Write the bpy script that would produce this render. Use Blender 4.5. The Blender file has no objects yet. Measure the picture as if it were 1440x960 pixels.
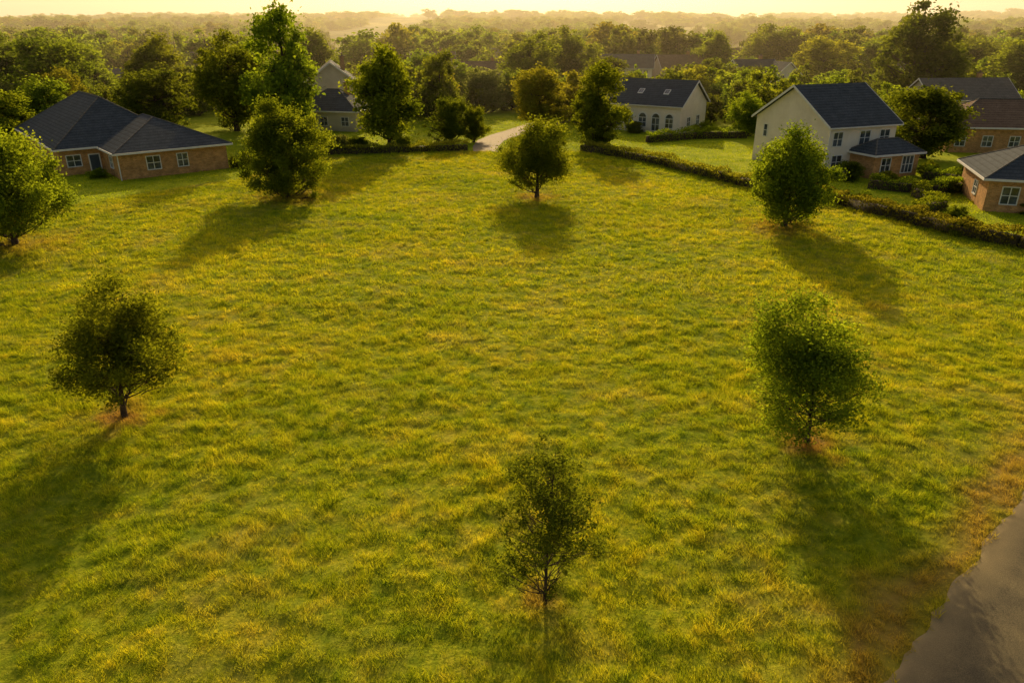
import bpy, math, numpy as np
from mathutils import Vector
R=math.radians
scene=bpy.context.scene

# ------------------------------------------------------------------ helpers
def vnoise(x,y,seed=0):
    x=np.asarray(x,float); y=np.asarray(y,float)
    xi=np.floor(x).astype(np.int64); yi=np.floor(y).astype(np.int64)
    fx=x-xi; fy=y-yi; fx=fx*fx*(3-2*fx); fy=fy*fy*(3-2*fy)
    def h(a,b):
        v=(a*374761393+b*668265263+seed*144269)&0xffffffff
        v=((v^(v>>13))*1274126177)&0xffffffff
        v=v^(v>>16)
        return (v&0xffff)/65535.0
    return (h(xi,yi)*(1-fx)+h(xi+1,yi)*fx)*(1-fy)+(h(xi,yi+1)*(1-fx)+h(xi+1,yi+1)*fx)*fy
def fbm(x,y,seed=0,o=3):
    s=0;a=1;t=0
    for i in range(o):
        s=s+a*vnoise(x*2**i,y*2**i,seed+i*7); t+=a; a*=.5
    return s/t

BX=[-90,-60,-45,-31,-26,-5.9,9.8,19.1,24.9,32.1,35.4,39.7,60,80]
BY=[66,66,68,84,101,104,104,91.6,79.9,70.4,62.3,55.7,38,30]
def boundary(x): return np.interp(x,BX,BY)
RD=np.array([.727,.686]); RN=np.array([.686,-.727]); RP=np.array([10.3,14.9])
def road_s(x,y): return (x-RP[0])*RN[0]+(y-RP[1])*RN[1]   # >0 on the road side
def gheight(x,y):
    rough=(fbm(x/1.1+3,y/.8,11,3)-.5)*.22+(fbm(x/9,y/9,5,2)-.5)*.4
    infield=np.clip((boundary(x)-y)/4,0,1)*np.clip(-road_s(x,y)/1.5,0,1)
    z=rough*infield
    far=np.clip((y-350)/1600,0,1); far=far*far*(3-2*far)
    z=z+far*(12+24*fbm(x/700+9,y/500,21,3))+np.clip((y-1200)/1500,0,1)*(fbm(x/420,y/300,8,3)-.4)*34
    z=z+np.clip((y-280)/250,0,1)*(fbm(x/230,y/150,3,2)-.55)*17
    return z

def new_mesh(name,V,Q,mats,midx=None,attrs=None,smooth=None):
    me=bpy.data.meshes.new(name)
    V=np.asarray(V,np.float32); Q=np.asarray(Q,np.int32)
    me.vertices.add(len(V)); me.vertices.foreach_set('co',V.ravel())
    me.loops.add(Q.size); me.loops.foreach_set('vertex_index',Q.ravel())
    me.polygons.add(len(Q)); me.polygons.foreach_set('loop_start',np.arange(0,Q.size,4,dtype=np.int32))
    for m in mats: me.materials.append(m)
    if midx is not None: me.polygons.foreach_set('material_index',np.asarray(midx,np.int32))
    if attrs:
        for k,a in attrs.items():
            at=me.attributes.new(k,'FLOAT','POINT'); at.data.foreach_set('value',np.asarray(a,np.float32))
    me.update(calc_edges=True)
    if smooth is not None: me.polygons.foreach_set('use_smooth',np.asarray(smooth,bool))
    return me
def add_obj(name,me,loc=(0,0,0),rot=0,scale=(1,1,1),parent=None,link=True):
    o=bpy.data.objects.new(name,me); o.location=loc; o.rotation_euler=(0,0,rot); o.scale=scale
    if parent: o.parent=parent
    if link: scene.collection.objects.link(o)
    return o

# ------------------------------------------------------------------ materials
class NT:
    def __init__(s,name):
        s.m=bpy.data.materials.new(name); s.m.use_nodes=True; s.t=s.m.node_tree; s.t.nodes.clear()
        s.out=s.n('ShaderNodeOutputMaterial')
    def n(s,t,**k):
        x=s.t.nodes.new(t)
        for a,b in k.items(): setattr(x,a,b)
        return x
    def l(s,a,b): s.t.links.new(a,b)
    def noise(s,scale,detail=3,vec=None,rough=.5):
        x=s.n('ShaderNodeTexNoise'); x.inputs['Scale'].default_value=scale; x.inputs['Detail'].default_value=detail
        x.inputs['Roughness'].default_value=rough
        if vec is not None: s.l(vec,x.inputs['Vector'])
        return x.outputs['Fac']
    def ramp(s,fac,stops):
        x=s.n('ShaderNodeValToRGB'); e=x.color_ramp.elements
        while len(e)<len(stops): e.new(.5)
        for i,(p,c) in enumerate(stops): e[i].position=p; e[i].color=(*c,1)
        s.l(fac,x.inputs[0]); return x.outputs[0]
    def mix(s,fac,a,b,mode='MIX'):
        x=s.n('ShaderNodeMix'); x.data_type='RGBA'; x.blend_type=mode
        for i,v in ((0,fac),(6,a),(7,b)):
            if isinstance(v,(int,float)): x.inputs[i].default_value=v
            elif isinstance(v,tuple): x.inputs[i].default_value=(*v,1)
            else: s.l(v,x.inputs[i])
        return x.outputs[2]
    def attr(s,name):
        x=s.n('ShaderNodeAttribute'); x.attribute_name=name; return x.outputs['Fac']
    def math(s,op,a,b=0.0):
        x=s.n('ShaderNodeMath',operation=op)
        for i,v in enumerate((a,b)):
            if isinstance(v,(int,float)): x.inputs[i].default_value=v
            else: s.l(v,x.inputs[i])
        return x.outputs[0]
    def pos(s): return s.n('ShaderNodeNewGeometry').outputs['Position']
    def obj(s): return s.n('ShaderNodeTexCoord').outputs['Object']
    def bsdf(s,col,rough=.8,bump=None,bd=.02,bs=.5,metal=0,spec=.3):
        p=s.n('ShaderNodeBsdfPrincipled')
        if isinstance(col,tuple): p.inputs['Base Color'].default_value=(*col,1)
        else: s.l(col,p.inputs['Base Color'])
        p.inputs['Roughness'].default_value=rough; p.inputs['Metallic'].default_value=metal
        p.inputs['Specular IOR Level'].default_value=spec
        if bump is not None:
            b=s.n('ShaderNodeBump'); b.inputs['Distance'].default_value=bd; b.inputs['Strength'].default_value=bs
            s.l(bump,b.inputs['Height']); s.l(b.outputs[0],p.inputs['Normal'])
        s.l(p.outputs[0],s.out.inputs['Surface']); return s.m

def leaf_mat(name,dark,light,trans=.54,tcol=None):
    m=NT(name); f=m.attr('tint'); c=m.ramp(f,[(0,dark),(1,light)])
    ri=m.n('ShaderNodeObjectInfo').outputs['Random']
    hs=m.n('ShaderNodeHueSaturation'); m.l(c,hs.inputs['Color'])
    m.l(m.math('ADD',m.math('MULTIPLY',ri,.03),.487),hs.inputs['Hue'])
    m.l(m.math('ADD',m.math('MULTIPLY',ri,.5),.8),hs.inputs['Value'])
    d=m.n('ShaderNodeBsdfDiffuse'); t=m.n('ShaderNodeBsdfTranslucent')
    m.l(hs.outputs[0],d.inputs['Color'])
    tc=m.mix(1.0,hs.outputs[0],tcol or (2.9,2.6,.8),'MULTIPLY'); m.l(tc,t.inputs['Color'])
    x=m.n('ShaderNodeMixShader'); x.inputs[0].default_value=trans
    m.l(d.outputs[0],x.inputs[1]); m.l(t.outputs[0],x.inputs[2])
    m.l(x.outputs[0],m.out.inputs['Surface']); return m.m
M_leaf=leaf_mat('leaf_green',(.050,.078,.010),(.17,.21,.022))
M_leaf_gold=leaf_mat('leaf_golden',(.12,.125,.012),(.27,.25,.03),.5,(2.4,2.2,.8))
M_leaf_dark=leaf_mat('leaf_dark',(.035,.056,.010),(.12,.15,.02),.5)
M_leaf_pale=leaf_mat('leaf_pale',(.10,.12,.035),(.22,.24,.08),.45,(2.3,2.2,1.0))
m=NT('bark'); nn=m.noise(6,4,m.obj()); M_bark=m.bsdf(m.ramp(nn,[(.3,(.03,.02,.012)),(.7,(.10,.07,.045))]),.9,nn,.03)

def field_colour(m,p):
    big=m.noise(.07,3,p); mid=m.noise(.9,4,p,.65); sm=m.noise(4.2,3,p,.7)
    c=m.ramp(mid,[(.30,(.26,.345,.018)),(.50,(.47,.50,.022)),(.70,(.62,.565,.035))])
    c2=m.ramp(sm,[(.3,(.58,.68,.6)),(.7,(1.22,1.15,1.2))])
    c=m.mix(1.0,c,c2,'MULTIPLY')
    dry=m.ramp(m.noise(.18,6,p,.7),[(.50,(0,0,0)),(.72,(1,1,1))])
    c=m.mix(m.math('MULTIPLY',dry,.50),c,(.62,.46,.11))
    c3=m.ramp(big,[(.35,(.76,.86,.85)),(.65,(1.10,1.05,1.05))])
    return m.mix(1.0,c,c3,'MULTIPLY')
# grass blades
m=NT('grass_blades'); p=m.pos(); c=field_colour(m,p); t=m.attr('tint')
lawnc=m.ramp(m.noise(.4,4,p),[(.3,(.28,.38,.014)),(.7,(.46,.52,.02))])
c=m.mix(m.attr('lawn'),c,lawnc)
c=m.mix(1.0,c,m.ramp(t,[(0,(.52,.62,.5)),(1,(1.28,1.2,1.25))]),'MULTIPLY')
c=m.mix(m.attr('litter'),c,(.44,.28,.08))
d=m.n('ShaderNodeBsdfDiffuse'); tr=m.n('ShaderNodeBsdfTranslucent'); m.l(c,d.inputs['Color'])
m.l(m.mix(1.0,c,(1.42,1.32,.7),'MULTIPLY'),tr.inputs['Color'])
x=m.n('ShaderNodeMixShader'); x.inputs[0].default_value=.5; m.l(d.outputs[0],x.inputs[1]); m.l(tr.outputs[0],x.inputs[2])
m.l(x.outputs[0],m.out.inputs['Surface']); M_grass=m.m
# ground
m=NT('ground'); p=m.pos(); c=m.mix(1.0,field_colour(m,p),(.68,.68,.7),'MULTIPLY')  # field colour darkened under the grass, painting in shade between the blades
lawn=m.ramp(m.noise(.4,4,p),[(.3,(.24,.32,.012)),(.7,(.42,.46,.02))])
lawn=m.mix(1.0,lawn,m.ramp(m.noise(3,3,p,.7),[(.3,(.75,.78,.75)),(.7,(1.15,1.12,1.1))]),'MULTIPLY')
c=m.mix(m.attr('lawn'),c,lawn)
c=m.mix(m.attr('litter'),c,(.30,.17,.05))
wood=m.ramp(m.noise(.012,6,p,.7),[(.40,(.05,.065,.012)),(.62,(.30,.27,.05))])
c=m.mix(m.attr('wood'),c,wood)
M_ground=m.bsdf(c,1.0,m.noise(5,5,p,.7),.12,.8,spec=0.05)

def simple(name,c1,c2,scale=1.5,rough=.85,bd=.01,spec=.3):
    m=NT(name); n=m.noise(scale,5,m.obj(),.65)
    return m.bsdf(m.ramp(n,[(.3,c1),(.7,c2)]),rough,n,bd,spec=spec)
M_asph=NT('asphalt'); p=M_asph.pos()
n1=M_asph.noise(38,4,p,.8); n2=M_asph.noise(.6,5,p,.6)
cc=M_asph.ramp(n1,[(.35,(.09,.08,.055)),(.65,(.25,.21,.13))])
cc=M_asph.mix(1.0,cc,M_asph.ramp(n2,[(.3,(.65,.67,.7)),(.7,(1.3,1.25,1.1))]),'MULTIPLY')
cc=M_asph.mix(M_asph.attr('edge'),cc,(.42,.33,.17))
M_asph=M_asph.bsdf(cc,.95,n1,.03,1.0,spec=.1)
M_drive=simple('gravel_drive',(.30,.22,.13),(.45,.35,.22),3)
def render_mat(name,a,b):
    m=NT(name); o=m.obj(); c=m.ramp(m.noise(.7,6,o,.7),[(.3,a),(.7,b)])
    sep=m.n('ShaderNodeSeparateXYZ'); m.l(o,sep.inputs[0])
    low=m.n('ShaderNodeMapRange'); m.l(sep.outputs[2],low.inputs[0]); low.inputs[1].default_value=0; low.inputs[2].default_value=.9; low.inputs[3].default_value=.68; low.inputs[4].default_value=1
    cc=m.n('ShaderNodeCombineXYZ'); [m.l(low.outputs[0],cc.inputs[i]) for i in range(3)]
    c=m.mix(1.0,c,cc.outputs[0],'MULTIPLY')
    return m.bsdf(c,.9,m.noise(25,3,o),.01,.5,spec=.15)
M_white=render_mat('white_render',(.72,.63,.51),(.86,.77,.64))
M_cream=render_mat('cream_render',(.52,.44,.33),(.68,.59,.44))
M_trim=simple('white_trim',(.66,.64,.6),(.78,.76,.72),2,.6)
M_stone=simple('stone',(.16,.12,.07),(.32,.24,.15),2.5,.95,.05)
M_door=simple('door_paint',(.05,.07,.09),(.07,.09,.11),2,.4)
def brick(name,a,b,mort):
    m=NT(name); o=m.obj(); sep=m.n('ShaderNodeSeparateXYZ'); m.l(o,sep.inputs[0])
    cb=m.n('ShaderNodeCombineXYZ'); m.l(m.math('ADD',sep.outputs[0],sep.outputs[1]),cb.inputs[0]); m.l(sep.outputs[2],cb.inputs[1])
    bt=m.n('ShaderNodeTexBrick'); m.l(cb.outputs[0],bt.inputs['Vector']); bt.inputs['Scale'].default_value=1
    bt.inputs['Brick Width'].default_value=.3; bt.inputs['Row Height'].default_value=.12; bt.inputs['Mortar Size'].default_value=.014
    bt.inputs['Color1'].default_value=(*a,1); bt.inputs['Color2'].default_value=(*b,1); bt.inputs['Mortar'].default_value=(*mort,1)
    c=m.mix(1.0,bt.outputs[0],m.ramp(m.noise(1.3,5,o,.7),[(.3,(.6,.6,.6)),(.7,(1.25,1.22,1.2))]),'MULTIPLY')
    return m.bsdf(c,.9,bt.outputs['Fac'],-.006,spec=.15)
M_brick=brick('brick',(.60,.31,.11),(.40,.18,.06),(.52,.38,.2))
def rooft(name,a,b):
    m=NT(name); o=m.obj(); sep=m.n('ShaderNodeSeparateXYZ'); m.l(o,sep.inputs[0])
    z=m.math('FRACT',m.math('MULTIPLY',sep.outputs[2],4.0))
    n=m.noise(1.1,6,o,.75); n2=m.noise(7,2,o)
    c=m.ramp(n,[(.3,a),(.7,b)]); c=m.mix(1.0,c,m.ramp(z,[(0,(.5,.5,.5)),(.25,(1,1,1)),(1,(1.2,1.2,1.2))]),'MULTIPLY')
    c=m.mix(1.0,c,m.ramp(n2,[(.3,(.78,.78,.78)),(.7,(1.22,1.2,1.15))]),'MULTIPLY')
    return m.bsdf(c,.9,z,.03,spec=.08)
M_slate=rooft('roof_slate',(.040,.050,.062),(.078,.092,.108))
M_brown=rooft('roof_brown',(.13,.085,.06),(.22,.15,.105))
M_grey=rooft('roof_grey',(.09,.088,.085),(.16,.15,.14))
m=NT('window_glass'); M_glass=m.bsdf(m.ramp(m.noise(.7,2,m.obj()),[(.35,(.02,.025,.03)),(.65,(.10,.12,.14))]),.08,spec=.8)

# ------------------------------------------------------------------ ground
def axis(lo,hi,step,outlo,outhi,g=1.16):
    a=list(np.arange(lo,hi,step)); s=step; v=hi
    while v<outhi: a.append(v); s=min(s*g,70); v+=s
    a.append(outhi); b=[]; s=step; v=lo-step
    while v>outlo: b.append(v); s=min(s*g,70); v-=s
    b.append(outlo); return np.array(b[::-1]+a)
xs=axis(-62,52,.25,-4200,4200); ys=axis(11,106,.25,-150,5200)
XX,YY=np.meshgrid(xs,ys); ZZ=gheight(XX,YY)
V=np.stack([XX,YY,ZZ],-1).reshape(-1,3); nx=len(xs); ny=len(ys)
i=np.arange((ny-1)*(nx-1)); r=i//(nx-1); c_=i%(nx-1); a=r*nx+c_
Q=np.stack([a,a+1,a+nx+1,a+nx],-1)
x_=V[:,0]; y_=V[:,1]
def lawn_at(x,y): return np.clip((y-boundary(x))/1.0,0,1)
TB=[(-17.3,29,1.4,.9),(12.2,26.5,1.2,.9),(1.0,17.6,.8,.6),(2.5,74.2,2.0,.7),(23.2,62.3,3.2,.6),(-22.6,74.2,4,.5),(-38.8,57,4,.5)]
def litter_at(x,y):
    L=np.zeros(len(x))
    for bx_,by_,br,st in TB:
        dd=np.hypot(x-bx_,y-by_)/br+(vnoise(x*1.7,y*1.7,4)-.5)
        L=np.maximum(L,st*np.clip(1.3-dd,0,1))
    rs2=road_s(x,y)+(vnoise(x*1.1,y*1.1,9)-.5)*1.4
    return np.maximum(L,.7*np.clip(1-np.abs(rs2+.6)/1.7,0,1))
litter=litter_at(x_,y_)
wood=np.clip((y_-215+30*fbm(x_/40,y_/40,2))/40,0,1)
me=new_mesh('ground',V,Q,[M_ground],None,{'lawn':lawn_at(x_,y_),'litter':litter,'wood':wood},np.ones(len(Q)))
add_obj('ground',me)

# road
n=320; tt=np.linspace(-40,60,n)
e1=.22*(fbm(tt*1.6,tt*0,5,3)-.5)*2+.03; V=[]; ED=[]
for k in range(n):
    for s,e in ((e1[k],1),(e1[k]+.28,.35),(1.1,0),(2.4,0),(4.2,0),(6.2,.3),(6.6,1)):
        q=RP+RD*tt[k]+RN*s; V.append((q[0],q[1],.022+.04*(1-abs(s-3.3)/3.3))); ED.append(e*.8)
Q=[(k*7+j,k*7+j+1,(k+1)*7+j+1,(k+1)*7+j) for k in range(n-1) for j in range(6)]
add_obj('road',new_mesh('road',V,Q,[M_asph],None,{'edge':ED},np.ones(len(Q))))
# driveway
pts=[(-3.6,103.5,1.7),(-3.8,108,1.8),(-3.2,114,2.0),(-1,120,2.4),(3,128,3),(8,140,3.2)]
V=[];
for (px,py,w) in pts: V+= [(px-w,py,.02),(px+w,py,.02)]
Q=[(2*k,2*k+1,2*k+3,2*k+2) for k in range(len(pts)-1)]
add_obj('driveway',new_mesh('driveway',V,Q,[M_drive]))
def drive_mask(x,y):
    cx=np.interp(y,[p[1] for p in pts],[p[0] for p in pts]); return (np.abs(x-cx)<2.3)&(y>103)&(y<140)

# ------------------------------------------------------------------ leaf / tube generators
def leaves(C,size,rng,asp=.55,flat=0.0):
    N=len(C); a=rng.normal(size=(N,3)); a[:,2]*=(1-flat); a/=np.linalg.norm(a,axis=1)[:,None]
    b=rng.normal(size=(N,3)); b-= (a*b).sum(1)[:,None]*a; b/=np.linalg.norm(b,axis=1)[:,None]
    s=size*(.6+.8*rng.random(N))[:,None]
    V=np.stack([C-a*s*.5,C+b*s*asp*.5,C+a*s*.5,C-b*s*asp*.5],1).reshape(-1,3)
    return V,np.arange(4*N).reshape(N,4)
def tube(P,Rr,k=6):
    P=np.array(P,float); n=len(P); T=np.gradient(P,axis=0); T/=np.linalg.norm(T,axis=1)[:,None]+1e-9
    ref=np.array([1.,0.1,0.05]); A=np.cross(T,ref); A/=np.linalg.norm(A,axis=1)[:,None]+1e-9; B=np.cross(T,A)
    th=np.linspace(0,2*np.pi,k,endpoint=False)
    V=(P[:,None,:]+(A[:,None,:]*np.cos(th)[None,:,None]+B[:,None,:]*np.sin(th)[None,:,None])*np.array(Rr)[:,None,None]).reshape(-1,3)
    Q=[(i*k+j,i*k+(j+1)%k,(i+1)*k+(j+1)%k,(i+1)*k+j) for i in range(n-1) for j in range(k)]
    return V,np.array(Q)
def bez(a,b,c,n):
    t=np.linspace(0,1,n)[:,None]; return (1-t)**2*a+2*t*(1-t)*b+t*t*c
def tree_mesh(name,seed,H,Rc,cb,nl,leaf,mat,tr=.15,nc=45,shape='round',cs=.30,lean=(0,0),twigs=True,irr=1.0,drop=0.0):
    rng=np.random.default_rng(seed)
    cz=(H+cb)/2; hz=(H-cb)/2; C=[];Rd=[]
    lobes=[(rng.normal(size=3),rng.random()) for _ in range(8)]; lobes=[(l/np.linalg.norm(l),s) for l,s in lobes]
    for q in range(nc):
        if rng.random()<drop: continue
        zz=1-2*(q+.5)/nc; ph=q*2.39996+rng.normal()*.35; rr_=math.sqrt(1-zz*zz)
        d=np.array([rr_*math.cos(ph),rr_*math.sin(ph),zz])
        rr=(1.0-.36*rng.random()) if q%3 else (.25+.45*rng.random())
        lump=.90+irr*sum((.22 if s>.4 else -.26)*max(0,float(d@l)-.5)/.5 for l,s in lobes)
        lump=min(max(lump,.52),1.16)
        u=d*rr*lump; z=u[2]
        if shape=='cone': w=(1-.62*(z*.5+.5))*1.15
        elif shape=='tall': w=1-.35*max(0,z)
        elif shape=='dome': w=1.05-.30*max(0,z)**1.5+(.55*-z if z<0 else 0)
        else: w=1+(.2*-z if z<0 else 0)
        C.append((u[0]*Rc*.88*w,u[1]*Rc*.88*w,cz+z*hz*.95)); Rd.append(Rc*cs*(.35+1.15*rng.random()**1.5)*(.75 if shape=='cone' else 1))
    C=np.array(C);Rd=np.array(Rd); nc=len(C)
    mr=Rd.mean()*.5
    C[:,2]=cb+mr+(C[:,2]-C[:,2].min())/(C[:,2].max()-C[:,2].min())*(H-cb-2*mr)
    C[:,2]=np.maximum(C[:,2],cb+Rd*.4)
    C[:,0]+=lean[0]*(C[:,2]/H); C[:,1]+=lean[1]*(C[:,2]/H)
    w=Rd**2*(.45+1.1*rng.random(nc)); cnt=np.maximum((nl*w/w.sum()).astype(int),8)
    idx=np.repeat(np.arange(nc),cnt); N=len(idx)
    d=rng.normal(size=(N,3)); d/=np.linalg.norm(d,axis=1)[:,None]
    r=rng.random(N)**.45*(1+.28*rng.normal(size=N))
    P=C[idx]+d*(r*Rd[idx])[:,None]*np.array([1,1,.8])
    k=P[:,2]>max(.05,cb*.6); P=P[k]; idx=idx[k]
    LV,LQ=leaves(P,leaf,rng,.6,.2)
    ct=rng.random(nc); tint=np.clip(.6*ct[idx]+.4*rng.random(len(idx)),0,1); tint=np.repeat(tint,4)
    Vs=[LV];Qs=[LQ];mi=[np.zeros(len(LQ))];ti=[tint];off=len(LV)
    def addt(P,Rr,k=6):
        nonlocal off
        v,q=tube(P,Rr,k); Vs.append(v);Qs.append(q+off);mi.append(np.ones(len(q)));ti.append(np.zeros(len(v)));off+=len(v)
    top=np.array([lean[0]*.9+rng.normal()*.1,lean[1]*.9,H*.9]); mid=np.array([lean[0]*.3+rng.normal()*.04*Rc,rng.normal()*.04*Rc,H*.45])
    tp=bez(np.array([0,0,-.25]),mid,top,12)
    addt(tp,[tr*(1.45 if i==0 else 1.12 if i==1 else 1)*(1-i/12*.9) for i in range(12)],8)
    for j in range(nc):
        c=C[j]; h=max(cb*.75,min(c[2]-.25*np.hypot(c[0],c[1])-.2,H*.8)); f=min(max(h/(H*.9),.05),.95)
        s=tp[int(f*11)]; m_=(s+c)/2+np.array([0,0,-.12*Rc*rng.random()])
        r0=tr*(1-f*.85)*.42
        addt(bez(s,m_,c,6),[r0,r0*.8,r0*.6,r0*.42,r0*.28,r0*.12],5)
        if twigs:
            for _ in range(4):
                e=c+rng.normal(size=3)*Rd[j]*.7; addt(bez(m_,(m_+c)/2,e,4),[r0*.4,r0*.3,r0*.2,r0*.08],4)
    return new_mesh(name,np.vstack(Vs),np.vstack(Qs),[mat,M_bark],np.concatenate(mi),{'tint':np.concatenate(ti)})
def gz(x,y): return float(gheight(np.array([x]),np.array([y]))[0])

# foreground trees
add_obj('young_oak_tree',tree_mesh('young_oak_tree',3,6.4,2.75,1.2,32000,.12,M_leaf,.13,110,'round',.24,lean=(1.15,0),drop=.1,irr=1.35),(-17.3,29,gz(-17.3,29)))
add_obj('young_oak_tree',tree_mesh('young_oak_tree',6,6.1,2.9,.9,33000,.12,M_leaf,.11,110,'round',.24,lean=(-.75,0),drop=.1,irr=1.35),(12.2,26.5,gz(12.2,26.5)))
add_obj('slender_birch_tree',tree_mesh('slender_birch_tree',9,5.8,2.2,.3,14500,.085,M_leaf_dark,.055,140,'cone',.21,drop=.12,irr=1.3),(1.0,17.6,gz(1,17.6)))
add_obj('round_maple_tree',tree_mesh('round_maple_tree',12,7.5,3.9,1.0,38000,.18,M_leaf,.2,90,'round',.26,irr=1.0),(2.5,74.2,gz(2.5,74.2)))
add_obj('laurel_tree',tree_mesh('laurel_tree',15,8.2,3.9,.1,44000,.2,M_leaf,.2,100,'dome',.26,irr=1.1),(23.4,62.3,gz(23.4,62.3)))
add_obj('laurel_tree',tree_mesh('laurel_tree',18,9.2,4.3,.1,50000,.22,M_leaf,.22,110,'dome',.25,irr=1.2),(-22.6,74.2,gz(-22.6,74.2)))
add_obj('laurel_tree',tree_mesh('laurel_tree',22,9.2,4.4,.1,50000,.2,M_leaf,.22,110,'dome',.25,irr=1.2),(-39.4,57,gz(-39.4,57)))

# mid-distance trees : templates share meshes
tpl={}
for k,(sh,mt,sd) in {'a':('round',M_leaf,31),'b':('tall',M_leaf,32),'c':('dome',M_leaf_dark,33),'g':('round',M_leaf_gold,34),'p':('round',M_leaf_pale,35),'d':('tall',M_leaf_dark,36),'e':('dome',M_leaf,37),'f':('tall',M_leaf,38)}.items():
    tpl[k]=tree_mesh('tree_'+k,sd,10,4.3,.5 if sh!='dome' else .2,20000,.32,mt,.28,95,sh,.25,irr=1.2)
MT=[('oak_tree','b',-34.8,120,18,6.8),('oak_tree','a',-45,125,15,6.4),('oak_tree','f',-65.7,145,14.2,6.8),('oak_tree','c',-80,136,14.5,8),
('oak_tree','d',-97,150,15,9),('ash_tree','p',-86,128,8,5),('ash_tree','f',-17.5,109,13.3,5.8),('ash_tree','b',-12.9,139,11.4,4.6),
('bush','c',-9,112,6.6,3.5),('bush','e',-5.6,112.5,5.4,2.2),('oak_tree','a',4.1,180,14.3,7.5),('golden_maple_tree','g',4.6,127,9.4,5.6),
('poplar_tree','b',11.9,107.8,10.9,4.5),('oak_tree','a',14.6,200,15.5,7),('bush','a',36.8,119,6.6,3.4),('golden_maple_tree','g',82,208,12.5,9),
('pine_tree','d',82,160,20.5,9),('pine_tree','c',91,166,13,6),('oak_tree','c',53.5,98,9.2,5.4),('ash_tree','f',113,175,12.6,8),('bush','a',58,84,4,2.6),
('oak_tree','a',85,260,16,9),('willow_tree','p',-5.5,152,8.8,5),('oak_tree','f',-47,190,15,7),
('ash_tree','a',46,165,7,3.2),('oak_tree','a',-112,195,15,10),('oak_tree','c',-130,170,14,10),('ash_tree','a',-24,165,9,5),('ash_tree','b',104,150,9,5),('oak_tree','c',-57,124,10,6),
('oak_tree','e',-72,120,9,5.5),('golden_maple_tree','g',-75,129,9,4.5),('ash_tree','a',68,128,6,3.5),('oak_tree','a',-56,160,13,7),
('oak_tree','e',-105,135,12,8),('oak_tree','e',-90,165,13,8),('ash_tree','e',-20,178,11,6),('ash_tree','a',-10,168,9,5),('ash_tree','e',0,158,8,5),('oak_tree','e',-62,180,14,8),
('ash_tree','e',9,150,7.5,4.5),('oak_tree','e',120,205,13,9),('ash_tree','a',128,170,10,7),('ash_tree','e',40,150,6,4),
('ash_tree','e',-71,108,8,5),('ash_tree','f',-62,112,7,3.5),('oak_tree','c',20,172,10,6),('ash_tree','c',52,172,8,5),('ash_tree','e',28,152,6.5,4),('oak_tree','f',60,232,14,7),('oak_tree','c',100,215,13,8),('ash_tree','f',70,168,7,4.5)]
rng=np.random.default_rng(77)
for nm,k,x,y,h,w in MT:
    add_obj(nm,tpl[k],(x,y,gz(x,y)-.1),rng.random()*6.28,(w/4.2,w/4.2*(.9+.2*rng.random()),h/10))

# ------------------------------------------------------------------ instancing
def gn_instances(name,P,rot,scl,vid,coll):
    me=bpy.data.meshes.new(name); me.vertices.add(len(P)); me.vertices.foreach_set('co',np.asarray(P,np.float32).ravel())
    a=me.attributes.new('rot','FLOAT_VECTOR','POINT'); a.data.foreach_set('vector',np.asarray(rot,np.float32).ravel())
    a=me.attributes.new('scl','FLOAT_VECTOR','POINT'); a.data.foreach_set('vector',np.asarray(scl,np.float32).ravel())
    a=me.attributes.new('vid','INT','POINT'); a.data.foreach_set('value',np.asarray(vid,np.int32))
    me.update(); o=add_obj(name,me)
    ng=bpy.data.node_groups.new(name,'GeometryNodeTree')
    ng.interface.new_socket('Geometry',in_out='INPUT',socket_type='NodeSocketGeometry')
    ng.interface.new_socket('Geometry',in_out='OUTPUT',socket_type='NodeSocketGeometry')
    N=ng.nodes; gi=N.new('NodeGroupInput'); go=N.new('NodeGroupOutput'); ip=N.new('GeometryNodeInstanceOnPoints')
    ci=N.new('GeometryNodeCollectionInfo'); ci.inputs['Collection'].default_value=coll
    ci.inputs['Separate Children'].default_value=True; ci.inputs['Reset Children'].default_value=True
    def na(n,t):
        x=N.new('GeometryNodeInputNamedAttribute'); x.data_type=t; x.inputs['Name'].default_value=n; return x.outputs['Attribute']
    L=ng.links; L.new(gi.outputs[0],ip.inputs['Points']); L.new(ci.outputs[0],ip.inputs['Instance']); ip.inputs['Pick Instance'].default_value=True
    L.new(na('vid','INT'),ip.inputs['Instance Index']); L.new(na('rot','FLOAT_VECTOR'),ip.inputs['Rotation']); L.new(na('scl','FLOAT_VECTOR'),ip.inputs['Scale'])
    L.new(ip.outputs[0],go.inputs[0]); md=o.modifiers.new('instances','NODES'); md.node_group=ng
    return o
def coll_of(name,meshes):
    c=bpy.data.collections.new(name)
    for m_ in meshes: c.objects.link(bpy.data.objects.new(m_.name,m_))
    return c
dt=[tree_mesh('wood_tree_%d'%i,50+i,10,5,.4,3600,.66,[M_leaf,M_leaf_dark,M_leaf,M_leaf_gold,M_leaf][i],.3,40,['round','dome','tall','round','dome'][i],.28,twigs=False) for i in range(5)]
wc=coll_of('wood_tree_library',dt)
FARH=[(-70,248,20),(12,262,-8),(-30,238,10),(128,262,6),(76,285,-14),(-130,290,12),(180,300,-10),(-10,320,5)]
HOUSES=[(-48,97,17),(40,93,13),(24,128,13),(50,73,14),(64,204,13),(34,223,14),(50,228,13),(-33,146,13),(-34,131,12),(68,106,14),(86,147,14),(-92,190,12),(142,190,13),(-2,118,22),(30,108,14),(100,130,14),(-8,205,12),(112,232,12)]+[(a+6,b+4,12) for a,b,c in FARH]
rng=np.random.default_rng(5)
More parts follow.
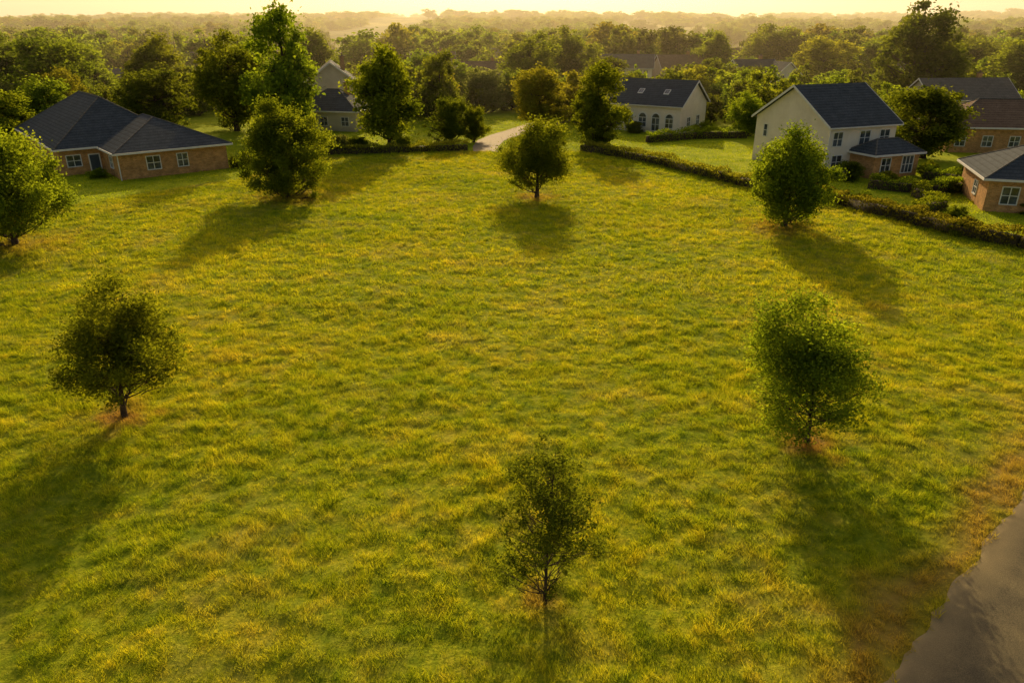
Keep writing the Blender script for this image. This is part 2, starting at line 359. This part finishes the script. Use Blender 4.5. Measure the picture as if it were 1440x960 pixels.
def scatter(n,y0,y1,wk,hmin,hmax,den,pw=1.0):
    y=y0+(y1-y0)*rng.random(n)**pw; x=(rng.random(n)*2-1)*(y*.78+25)
    k=fbm(x/(45+y*.12),y/(45+y*.12),13,2)<den
    for hx,hy,hr in HOUSES: k&=~(np.hypot(x-hx,y-hy)<hr)
    for hx,hy,hr in HOUSES[4:9]+[(86,147,14),(68,106,14),(-8,205,12),(112,232,12)]+HOUSES[18:]:   # open gardens in front of houses
        s=y/hy; k&=~((np.abs(x-hx*s)<hr*.75*s)&(y<hy)&(y>hy-45))
    x=x[k];y=y[k]; h=hmin+(hmax-hmin)*rng.random(len(x))**1.6
    return np.stack([x,y,gheight(x,y)-.2,h,wk*(.7+.6*rng.random(len(x)))],-1)
A=[scatter(650,130,240,1.0,5,9.0,.60),scatter(3200,232,500,1.15,5,16,.60,.9),scatter(4400,480,1100,1.4,6,17,.60,.8),scatter(4800,1000,2600,2.4,8,15,.66,.8)]
A=np.vstack(A)
h=A[:,3]/10; wv=h*A[:,4]
N=len(A); rot=np.zeros((N,3)); rot[:,2]=rng.random(N)*6.28
vid=rng.choice(5,N,p=[.27,.30,.2,.06,.17])
gn_instances('distant_trees',A[:,:3],rot,np.stack([wv,wv,h],-1),vid,wc)

# ------------------------------------------------------------------ grass : one mesh of blades
def blades(y0,y1,den,hh,ww,seed,pad=2,fi=0,fo=0,lawn=False):
    rng=np.random.default_rng(seed); W=y1*.76+pad; n=int((y1-y0)*2*W*den)
    x=(rng.random(n)*2-1)*W; y=y0+(y1-y0)*rng.random(n)
    if lawn: k=(np.abs(x)<y*.74+pad)&(y>boundary(x)+.3)&(y<boundary(x)+42)&~drive_mask(x,y)
    else: k=(np.abs(x)<y*.76+pad)&(y<boundary(x)-.3)&(road_s(x,y)<.05+.6*(fbm(x*2.3,y*2.3,3,2)-.45))
    if fi: k&=rng.random(n)<(y-y0)/fi
    if fo: k&=rng.random(n)<(y1-y)/fo
    x=x[k];y=y[k]
    g=fbm(x/.38,y/.28,41,3); g2=fbm(x/5,y/4,44,2); g3=fbm(x/1.0,y/.7,47,2)
    k=rng.random(len(x))<np.clip(.28+2.2*(g-.3),.14,1); x=x[k];y=y[k];g=g[k];g2=g2[k];g3=g3[k]; n=len(x)
    H=hh*(.35+1.9*np.clip(g-.25,0,1))*(.65+.7*g2)*(.6+.8*g3)*(.6+.8*rng.random(n))
    z=gheight(x,y); b=np.stack([x,y,z-.02],-1)
    ang=6.28*fbm(x/1.3,y/1.3,60,2); ln=np.stack([np.cos(ang),np.sin(ang)],-1)*.3+rng.normal(size=(n,2))*.45
    tip=b+np.stack([ln[:,0]*H,ln[:,1]*H,H],-1)
    a=rng.random(n)*6.28; w=ww*(.6+.8*rng.random(n)); s=np.stack([np.cos(a)*w,np.sin(a)*w,np.zeros(n)],-1)
    V=np.stack([b-s*.5,b+s*.5,tip+s*.18,tip-s*.18],1).reshape(-1,3)
    t=np.clip(.3+.5*rng.random(n)+.8*(g3-.5),0,1)
    return V,np.repeat(t,4),np.repeat(litter_at(x,y),4),np.full(4*n,1.0 if lawn else 0.0)
G=[blades(11,48,560,.15,.018,1,fo=14),blades(33,104,150,.165,.043,2,fi=16)]
V=np.vstack([g[0] for g in G]); print('blades',len(V)//4)
add_obj('grass',new_mesh('grass',V,np.arange(len(V)).reshape(-1,4),[M_grass],None,{k:np.concatenate([g[j] for g in G]) for j,k in ((1,'tint'),(2,'litter'),(3,'lawn'))}))
g=blades(45,148,30,.11,.09,7,lawn=True)
add_obj('lawn_grass',new_mesh('lawn_grass',g[0],np.arange(len(g[0])).reshape(-1,4),[M_grass],None,{'tint':g[1],'litter':g[2]*0,'lawn':g[3]}))

# ------------------------------------------------------------------ hedges
def hedge(name,pts,h,w,mat,den=210,leaf=.2,seed=1,zv=.28):
    rng=np.random.default_rng(seed); C=[]
    pts=np.array(pts,float)
    for a,b in zip(pts[:-1],pts[1:]):
        L=np.linalg.norm(b-a); n=int(L*den*(h+w)/2); t=rng.random(n); d=(b-a)/L; nn_=np.array([-d[1],d[0]])
        z=rng.random(n)**.7; o=(rng.random(n)*2-1); e=rng.random(n)<.5
        hh=h*(1-zv+2*zv*vnoise((a[0]+t*L)/1.3,t*0+a[1],seed)); ww=w*(.8+.5*vnoise((a[0]+t*L)/.9,t*0+a[1],seed+3))
        o=np.where(e,np.sign(o)*(.8+.2*rng.random(n)),o); z=np.where(e,z,.75+.3*rng.random(n))
        p=a+np.outer(t*L,d)+nn_*(o*ww/2)[:,None]
        C.append(np.stack([p[:,0],p[:,1],z*hh+gheight(p[:,0],p[:,1])],-1))
    C=np.vstack(C); V,Q=leaves(C,leaf,rng)
    mi=[np.zeros(len(Q))]; Vs=[V];Qs=[Q];off=len(V); ti=[np.repeat(rng.random(len(Q)),4)]
    for a,b in zip(pts[:-1],pts[1:]):   # woody core
        L=np.linalg.norm(b-a); d=(b-a)/L; nn_=np.array([-d[1],d[0]])*w*.33
        base=[a-nn_,a+nn_,b+nn_,b-nn_]; v=[(q[0],q[1],-.3) for q in base]+[(q[0],q[1],h*.6) for q in base]
        q=np.array([(0,1,5,4),(1,2,6,5),(2,3,7,6),(3,0,4,7),(4,5,6,7)])
        Vs.append(np.array(v));Qs.append(q+off);off+=8;mi.append(np.ones(5));ti.append(np.zeros(8))
    add_obj(name,new_mesh(name,np.vstack(Vs),np.vstack(Qs),[mat,M_core],np.concatenate(mi),{'tint':np.concatenate(ti)}))
M_core=simple('hedge_core',(.03,.024,.01),(.08,.06,.025),4)
M_hedge=leaf_mat('hedge_leaf',(.10,.095,.015),(.24,.24,.03),.5,(2.3,2.2,.8))
hedge('hedge',[(9.8,104.5),(14.5,98.5),(19.1,92),(24.9,80.6),(28.5,75.8)],1.3,1.5,M_hedge,seed=2)
hedge('hedge',[(28.5,75.8),(32.1,70.8),(35.4,63),(39.7,56.2),(50,48),(62,38.5)],1.3,1.6,M_hedge,seed=3)
hedge('hedge',[(20,112),(28,116),(36,117)],1.5,1.4,M_leaf,seed=4)
hedge('hedge',[(46.5,84),(50.5,79.5),(56,80.5)],1.4,1.3,M_leaf,seed=5)
hedge('hedge',[(38,79),(43,75.5),(47.5,77.5)],1.4,1.2,M_leaf,seed=6)
hedge('hedge',[(36.5,66.5),(40.5,69),(41,75)],1.3,1.2,M_leaf,seed=7)
hedge('hedge',[(-27,103),(-33,104),(-36,108)],1.5,1.3,M_leaf,seed=8)
hedge('hedge',[(-6.2,104.6),(-12,103.3),(-19,101.8),(-26,101)],1.25,1.4,M_hedge,seed=9)
# shrubs
sh=[('shrub','c',37.6,83.2,2.3,1.7),('shrub','a',40.2,80.2,1.8,1.5),('shrub','a',47.4,84.8,2.0,1.3),('shrub','c',44.8,76.6,1.6,1.4),
('shrub','c',-33.2,91.5,1.6,1.3),('shrub','a',-27.5,100,2.4,2),('shrub','p',-23.5,102.6,2.6,1.8),('shrub','c',-21,103.5,2.2,1.8),('shrub','a',-31,97,2.2,1.6),('shrub','e',-15,104.5,2.2,1.8),
('shrub','c',48,67.5,1.3,1.5),('shrub','c',51,66.0,1.2,1.3),('shrub','e',37.5,60.5,1.6,1.5),('shrub','e',33.5,70.5,1.7,1.4),('shrub','e',39.5,65.0,1.5,1.3),
('shrub','c',19.5,122.5,2.0,1.5),('shrub','a',30.5,121,2.2,1.8),('shrub','g',45.8,71.6,1.2,1),('shrub','a',-47,84.5,1.3,1.1),('shrub','e',52,84,2.4,2),('shrub','a',55,78,2.6,2.2),('shrub','e',-52,88,1.5,1.4)]
for nm,k,x,y,h,w in sh: add_obj(nm,tpl[k],(x,y,gz(x,y)-.3),x*3,(w/4.2,w/4.2,h/9.2))

# ------------------------------------------------------------------ houses
def part(name,par,V,F,mat,smooth=False):
    me=bpy.data.meshes.new(name); me.from_pydata([tuple(v) for v in V],[],F); me.update()
    for mm in (mat if isinstance(mat,list) else [mat]): me.materials.append(mm)
    o=bpy.data.objects.new(name,me); o.parent=par; scene.collection.objects.link(o); return o
BF=[(0,3,2,1),(4,5,6,7),(0,1,5,4),(1,2,6,5),(2,3,7,6),(3,0,4,7)]
def bx(x0,x1,y0,y1,z0,z1): return [(x0,y0,z0),(x1,y0,z0),(x1,y1,z0),(x0,y1,z0),(x0,y0,z1),(x1,y0,z1),(x1,y1,z1),(x0,y1,z1)]
def prism(prof,ax,a,b):
    n=len(prof)
    if ax=='x': V=[(a,s,z) for s,z in prof]+[(b,s,z) for s,z in prof]
    else: V=[(s,a,z) for s,z in prof]+[(s,b,z) for s,z in prof]
    F=[tuple(range(n)),tuple(range(2*n-1,n-1,-1))]+[(i,i+n,(i+1)%n+n,(i+1)%n) for i in range(n)]
    return V,F
def gable_block(par,x0,x1,y0,y1,ev,rg,ax,wm,rm,o=.45,tag='',z0=-.3):
    s0,s1=(y0,y1) if ax=='x' else (x0,x1); a,b=(x0,x1) if ax=='x' else (y0,y1); c=(s0+s1)/2; sl=(rg-ev)/(c-s0)
    V,F=prism([(s0,z0),(s1,z0),(s1,ev),(c,rg),(s0,ev)],ax,a,b); part('walls'+tag,par,V,F,wm)
    g=.03; t=.2; prof=[(s0-o,ev-o*sl+g),(c,rg+g),(s1+o,ev-o*sl+g),(s1+o,ev-o*sl+g+t),(c,rg+g+t),(s0-o,ev-o*sl+g+t)]
    V,F=prism(prof,ax,a-o,b+o); part('roof'+tag,par,V,F,rm)
    for k,q in enumerate((a-o-.06,b+o+.003)):   # barge boards
        pr=[(s0-o,ev-o*sl+g-.05),(c,rg+g-.05),(s1+o,ev-o*sl+g-.05),(s1+o,ev-o*sl+g+t+.03),(c,rg+g+t+.03),(s0-o,ev-o*sl+g+t+.03)]
        V,F=prism(pr,ax,q,q+.057); part('bargeboard%s_%d'%(tag,k),par,V,F,M_trim)
    for k,q in enumerate((s0-o-.11,s1+o+.003)):  # gutters
        zz=ev-o*sl+g
        V=bx(a-o,b+o,q,q+.107,zz+.0,zz+.13) if ax=='x' else bx(q,q+.107,a-o,b+o,zz,zz+.13)
        part('gutter%s_%d'%(tag,k),par,V,BF,M_trim)
def hip_block(par,x0,x1,y0,y1,ev,rg,wm,rm,o=.55,tag='',z0=-.3):
    part('walls'+tag,par,bx(x0,x1,y0,y1,z0,ev-.05),BF,wm)
    X0,X1,Y0,Y1=x0-o,x1+o,y0-o,y1+o; w=X1-X0; d=Y1-Y0
    if w>=d: r0=(X0+d/2,(Y0+Y1)/2,rg); r1=(X1-d/2,(Y0+Y1)/2,rg)
    else: r0=((X0+X1)/2,Y0+w/2,rg); r1=((X0+X1)/2,Y1-w/2,rg)
    V=[(X0,Y0,ev),(X1,Y0,ev),(X1,Y1,ev),(X0,Y1,ev),r0,r1]
    F=[(3,2,1,0)]+([(0,1,5,4),(1,2,5),(2,3,4,5),(3,0,4)] if w>=d else [(0,1,4),(1,2,5,4),(2,3,5),(3,0,4,5)])
    part('roof'+tag,par,V,F,rm)
    q=.1
    V=bx(X0-q,X1+q,Y0-q,Y1+q,ev-.2,ev-.003); part('fascia'+tag,par,V,BF,M_trim)
    for k,(a,b) in enumerate([(r0,r1),((X0,Y0,ev),r0),((X1,Y1,ev),r1),((X1,Y0,ev),r1 if w>=d else r0),((X0,Y1,ev),r0 if w>=d else r1)]):
        tv,tq=tube(bez(np.array(a),(np.array(a)+np.array(b))/2,np.array(b),3),[.09]*3,6); part('ridge_cap%s_%d'%(tag,k),par,tv,[tuple(int(i) for i in f) for f in tq],M_grey)
def window(par,face,base,u,z,w,h,nm='window',bars=2,arch=False):
    V=[];F=[];MI=[]
    def T(a,zz,dep):
        if face=='front': return (a,base-dep,zz)
        if face=='right': return (base+dep,a,zz)
        if face=='left': return (base-dep,a,zz)
    def add(a0,a1,z0,z1,d0,d1,mi):
        k=len(V); V.extend([T(a0,z0,d0),T(a1,z0,d0),T(a1,z1,d0),T(a0,z1,d0),T(a0,z0,d1),T(a1,z0,d1),T(a1,z1,d1),T(a0,z1,d1)])
        for f in BF: F.append(tuple(i+k for i in f)); MI.append(mi)
    a0,a1=u-w/2,u+w/2; f=.09
    add(a0,a1,z,z+h,-.05,.02,1)
    add(a0-f,a0,z-f,z+h+f,-.04,.08,0); add(a1,a1+f,z-f,z+h+f,-.04,.08,0); add(a0,a1,z+h,z+h+f,-.04,.078,0); add(a0,a1,z-f,z,-.04,.12,0)
    for i in range(1,bars): c=a0+w*i/bars; add(c-.035,c+.035,z,z+h,-.04,.06,0)
    add(a0,a1,z+h*.5-.03,z+h*.5+.03,-.04,.055,0)
    if arch:
        k=len(V); n=10
        V.append(T(u,z+h+f,.05))
        for i in range(n+1): th=math.pi*i/n; V.append(T(u+math.cos(th)*w/2,z+h+f+math.sin(th)*w/2,.05))
        for i in range(n): F.append((k,k+1+i,k+2+i)); MI.append(1)
        k=len(V)
        for i in range(n+1):
            th=math.pi*i/n
            for rr,dp in ((w/2,.1),(w/2+.2,.1),(w/2+.2,-.02),(w/2,-.02)): V.append(T(u+math.cos(th)*rr,z+h+f+math.sin(th)*rr,dp))
        for i in range(n):
            for j in range(4): F.append((k+i*4+j,k+i*4+(j+1)%4,k+(i+1)*4+(j+1)%4,k+(i+1)*4+j)); MI.append(0)
    o=part(nm,par,V,F,[M_trim,M_glass]); o.data.polygons.foreach_set('material_index',MI); return o
def door(par,face,base,u,w=1.0,h=2.1):
    T={'front':lambda a0,a1,z0,z1,d:bx(a0,a1,base-d,base+.05,z0,z1),'right':lambda a0,a1,z0,z1,d:bx(base-.05,base+d,a0,a1,z0,z1),'left':lambda a0,a1,z0,z1,d:bx(base-d,base+.05,a0,a1,z0,z1)}[face]
    part('door',par,T(u-w/2,u+w/2,0,h,.04),BF,M_door); part('door_frame_l',par,T(u-w/2-.12,u-w/2,0,h+.12,.08),BF,M_trim)
    part('door_frame_r',par,T(u+w/2,u+w/2+.12,0,h+.12,.08),BF,M_trim); part('door_head',par,T(u-w/2,u+w/2,h,h+.12,.078),BF,M_trim)
def chimney(par,x,y,z0,z1,mat):
    part('chimney',par,bx(x-.4,x+.4,y-.3,y+.3,z0,z1),BF,mat); part('chimney_cap',par,bx(x-.48,x+.48,y-.38,y+.38,z1,z1+.12),BF,M_stone)
    part('chimney_pot',par,bx(x-.12,x+.12,y-.12,y+.12,z1+.12,z1+.5),BF,M_brown)
def house(name,x,y,rot):
    e=bpy.data.objects.new(name,None); e.location=(x,y,gz(x,y) if y>200 else 0); e.rotation_euler=(0,0,R(rot)); scene.collection.objects.link(e); return e
# left brick bungalow
h=house('brick_house',-43.5,83,40)
hip_block(h,0,12,0,16,3.0,5.9,M_brick,M_slate,tag='_wing')
hip_block(h,-4.5,9,7,31,3.05,7.9,M_brick,M_slate,tag='_main')
window(h,'front',0,3.6,.9,1.4,1.4); window(h,'front',0,6.8,.9,1.1,1.4); window(h,'left',0,3.3,1.0,1.2,1.2); door(h,'front',7,-.95); window(h,'front',7,-3.1,1.0,1.4,1.2)
window(h,'left',-4.5,11,1,1.3,1.2); window(h,'left',-4.5,17,1,1.8,1.2,bars=3)
window(h,'right',12,4,1,1.3,1.2); window(h,'right',12,9,1,1.3,1.2)
part('corner_pipe',h,bx(-.12,-.02,-.12,-.02,0,2.8),BF,M_trim)
# white two-storey house
h=house('white_house',35.7,85.6,22)
gable_block(h,0,10,0,12.5,5.5,9.3,'x',M_white,M_slate)
gable_block(h,6.5,14,5.5,13.5,4.6,8.4,'x',M_cream,M_brown,tag='_rear')
hip_block(h,3.6,10.3,-3.6,-.003,2.7,4.1,M_brick,M_slate,tag='_porch',o=.4)
window(h,'front',0,1.3,3.3,1.3,1.5); window(h,'front',0,5.3,3.3,1.5,1.5); window(h,'front',0,8.3,3.3,1.4,1.5); window(h,'front',0,1.6,.8,1.4,1.4)
window(h,'left',0,10.6,3.2,.6,1.4,bars=1); window(h,'left',0,3.2,.7,1.2,1.3)
window(h,'front',-3.6,5.3,.7,1.3,1.5); window(h,'front',-3.6,8.6,.5,1.6,1.8,bars=3); window(h,'right',10.3,-1.8,.7,1.2,1.5)
part('downpipe',h,bx(-.02,.08,-.12,-.02,0,5.2),BF,M_trim)
# arched house
h=house('arched_house',15.6,127.6,-34)
gable_block(h,0,13,0,11,4.3,7.6,'x',M_white,M_slate)
for i in range(5): window(h,'front',0,2.0+i*2.3,.35 if i in(1,3) else .9,1.25,1.9 if i in(1,3) else 1.35,nm='arched_window',arch=True)
window(h,'right',13,3.5,.9,1.3,1.4); window(h,'right',13,7.5,.9,1.3,1.4)
for sx in (4.5,9): # skylights
    f=lambda s:(4.3+ (7.6-4.3)/5.5*s)+.25
    part('skylight',h,[(sx,2.0,f(2.0)),(sx+.9,2.0,f(2.0)),(sx+.9,3,f(3)),(sx,3,f(3)),(sx,2.0,f(2)+.09),(sx+.9,2.0,f(2)+.09),(sx+.9,3,f(3)+.09),(sx,3,f(3)+.09)],BF,M_trim)
    part('skylight_glass',h,[(sx+.1,2.1,f(2.1)+.1),(sx+.8,2.1,f(2.1)+.1),(sx+.8,2.9,f(2.9)+.1),(sx+.1,2.9,f(2.9)+.1)],[(0,1,2,3)],M_glass)
# right brick house
h=house('brick_house',43.9,68.3,-18)
hip_block(h,0,14,0,10,3.1,5.9,M_brick,M_slate)
window(h,'front',0,1.9,.8,1.3,1.5); window(h,'front',0,4.6,.8,1.0,1.5); window(h,'front',0,8,.8,1.5,1.5); door(h,'front',0,6.2); window(h,'left',0,4,.9,1.2,1.2)
# others
def gen(name,x,y,rot,w,d,ev,rg,ax,wm,rm,kind='g',ch=True):
    h=house(name,x,y,rot)
    z0=-3 if y>230 else -.3
    (gable_block(h,0,w,0,d,ev,rg,ax,wm,rm,z0=z0) if kind=='g' else hip_block(h,0,w,0,d,ev,rg,wm,rm,z0=z0))
    n=max(2,int(w//3))
    for i in range(n):
        u=w*(i+.5)/n; window(h,'front',0,u,.9,1.2,1.3)
        if ev>4.2: window(h,'front',0,u,3.1,1.1,1.2)
    window(h,'left',0,d*.5,1,1.2,1.2); window(h,'right',w,d*.5,1,1.2,1.2)
    if ch: chimney(h,w*.7,d*.55,rg-1.5,rg+1.0,M_brick)
gen('white_cottage',58,198,14,11,9,4.6,7.6,'x',M_white,M_slate)
gen('white_cottage',66,196,14,7,8,4.3,7.2,'y',M_white,M_slate,ch=False)
gen('white_cottage',25,220,-10,14,9,5,8.2,'x',M_white,M_grey)
gen('cream_bungalow',43,225,8,13,9,4.6,7.8,'x',M_cream,M_brown)
gen('gabled_house',-38,140,12,11,11,5.6,9.6,'y',M_cream,M_slate)
gen('grey_bungalow',-36,126,-12,11,9,3.2,6.2,'x',M_cream,M_slate,'h')
gen('brown_roofed_house',59,103,-8,17,10,3.4,6.6,'x',M_brick,M_brown,'h')
gen('brown_roofed_house',77,142,6,17,9,3.4,6.6,'x',M_cream,M_grey,'g')
gen('brown_roofed_house',97,128,-12,15,10,3.4,7,'x',M_brick,M_brown,'h')
gen('white_cottage',-98,186,5,13,9,3,6,'x',M_white,M_grey)
gen('white_cottage',136,186,-5,13,9,3,6.4,'x',M_white,M_grey)
gen('cream_bungalow',-14,203,-6,12,9,4,7,'x',M_cream,M_brown)
gen('white_cottage',106,230,10,12,9,4.6,7.8,'x',M_white,M_grey)
for i,(a,b,c) in enumerate(FARH): gen('white_cottage' if i%2 else 'cream_bungalow',a,b,c,13,9,4.6,8.2,'x' if i%3 else 'y',M_white if i%2 else M_cream,M_grey if i%2 else M_brown)

# ------------------------------------------------------------------ haze
V=bx(-2600,2600,112,4200,-20,120); me=bpy.data.meshes.new('haze'); me.from_pydata(V,[],BF); me.update()
mm=NT('haze'); vs=mm.n('ShaderNodeVolumeScatter'); vs.inputs['Color'].default_value=(1,.85,.56,1); vs.inputs['Density'].default_value=.00050; vs.inputs['Anisotropy'].default_value=.35
mm.l(vs.outputs[0],mm.out.inputs['Volume']); me.materials.append(mm.m); add_obj('haze',me)

# ------------------------------------------------------------------ light
EL,AZ=21.5,1.5
w=bpy.data.worlds.new('World'); scene.world=w; w.use_nodes=True; t=w.node_tree; t.nodes.clear()
sk=t.nodes.new('ShaderNodeTexSky'); sk.sky_type='NISHITA'; sk.sun_disc=False; sk.sun_elevation=R(EL); sk.sun_rotation=R(AZ)
sk.air_density=1.0; sk.dust_density=4; sk.ozone_density=.8
mx=t.nodes.new('ShaderNodeMix'); mx.data_type='RGBA'; mx.blend_type='MULTIPLY'; mx.inputs[0].default_value=1; mx.inputs[7].default_value=(1.12,.90,.68,1)
bg=t.nodes.new('ShaderNodeBackground'); bg.inputs[1].default_value=.14; ou=t.nodes.new('ShaderNodeOutputWorld')
t.links.new(sk.outputs[0],mx.inputs[6]); t.links.new(mx.outputs[2],bg.inputs[0]); t.links.new(bg.outputs[0],ou.inputs[0])
L=bpy.data.lights.new('sun','SUN'); L.energy=5; L.angle=R(.5); L.color=(1,.75,.37)
so=bpy.data.objects.new('sun',L); so.rotation_euler=(R(-(90-EL)),0,R(-AZ)); so.location=(0,100,80); scene.collection.objects.link(so)

cd=bpy.data.cameras.new('camera'); cd.lens=26; cd.sensor_width=36; cd.clip_end=9000; cd.clip_start=.1
co=bpy.data.objects.new('camera',cd); co.location=(0,0,16); co.rotation_euler=(R(90-23.17),0,0); scene.collection.objects.link(co); scene.camera=co
scene.view_settings.view_transform='Standard'; scene.view_settings.look='None'; scene.view_settings.exposure=0
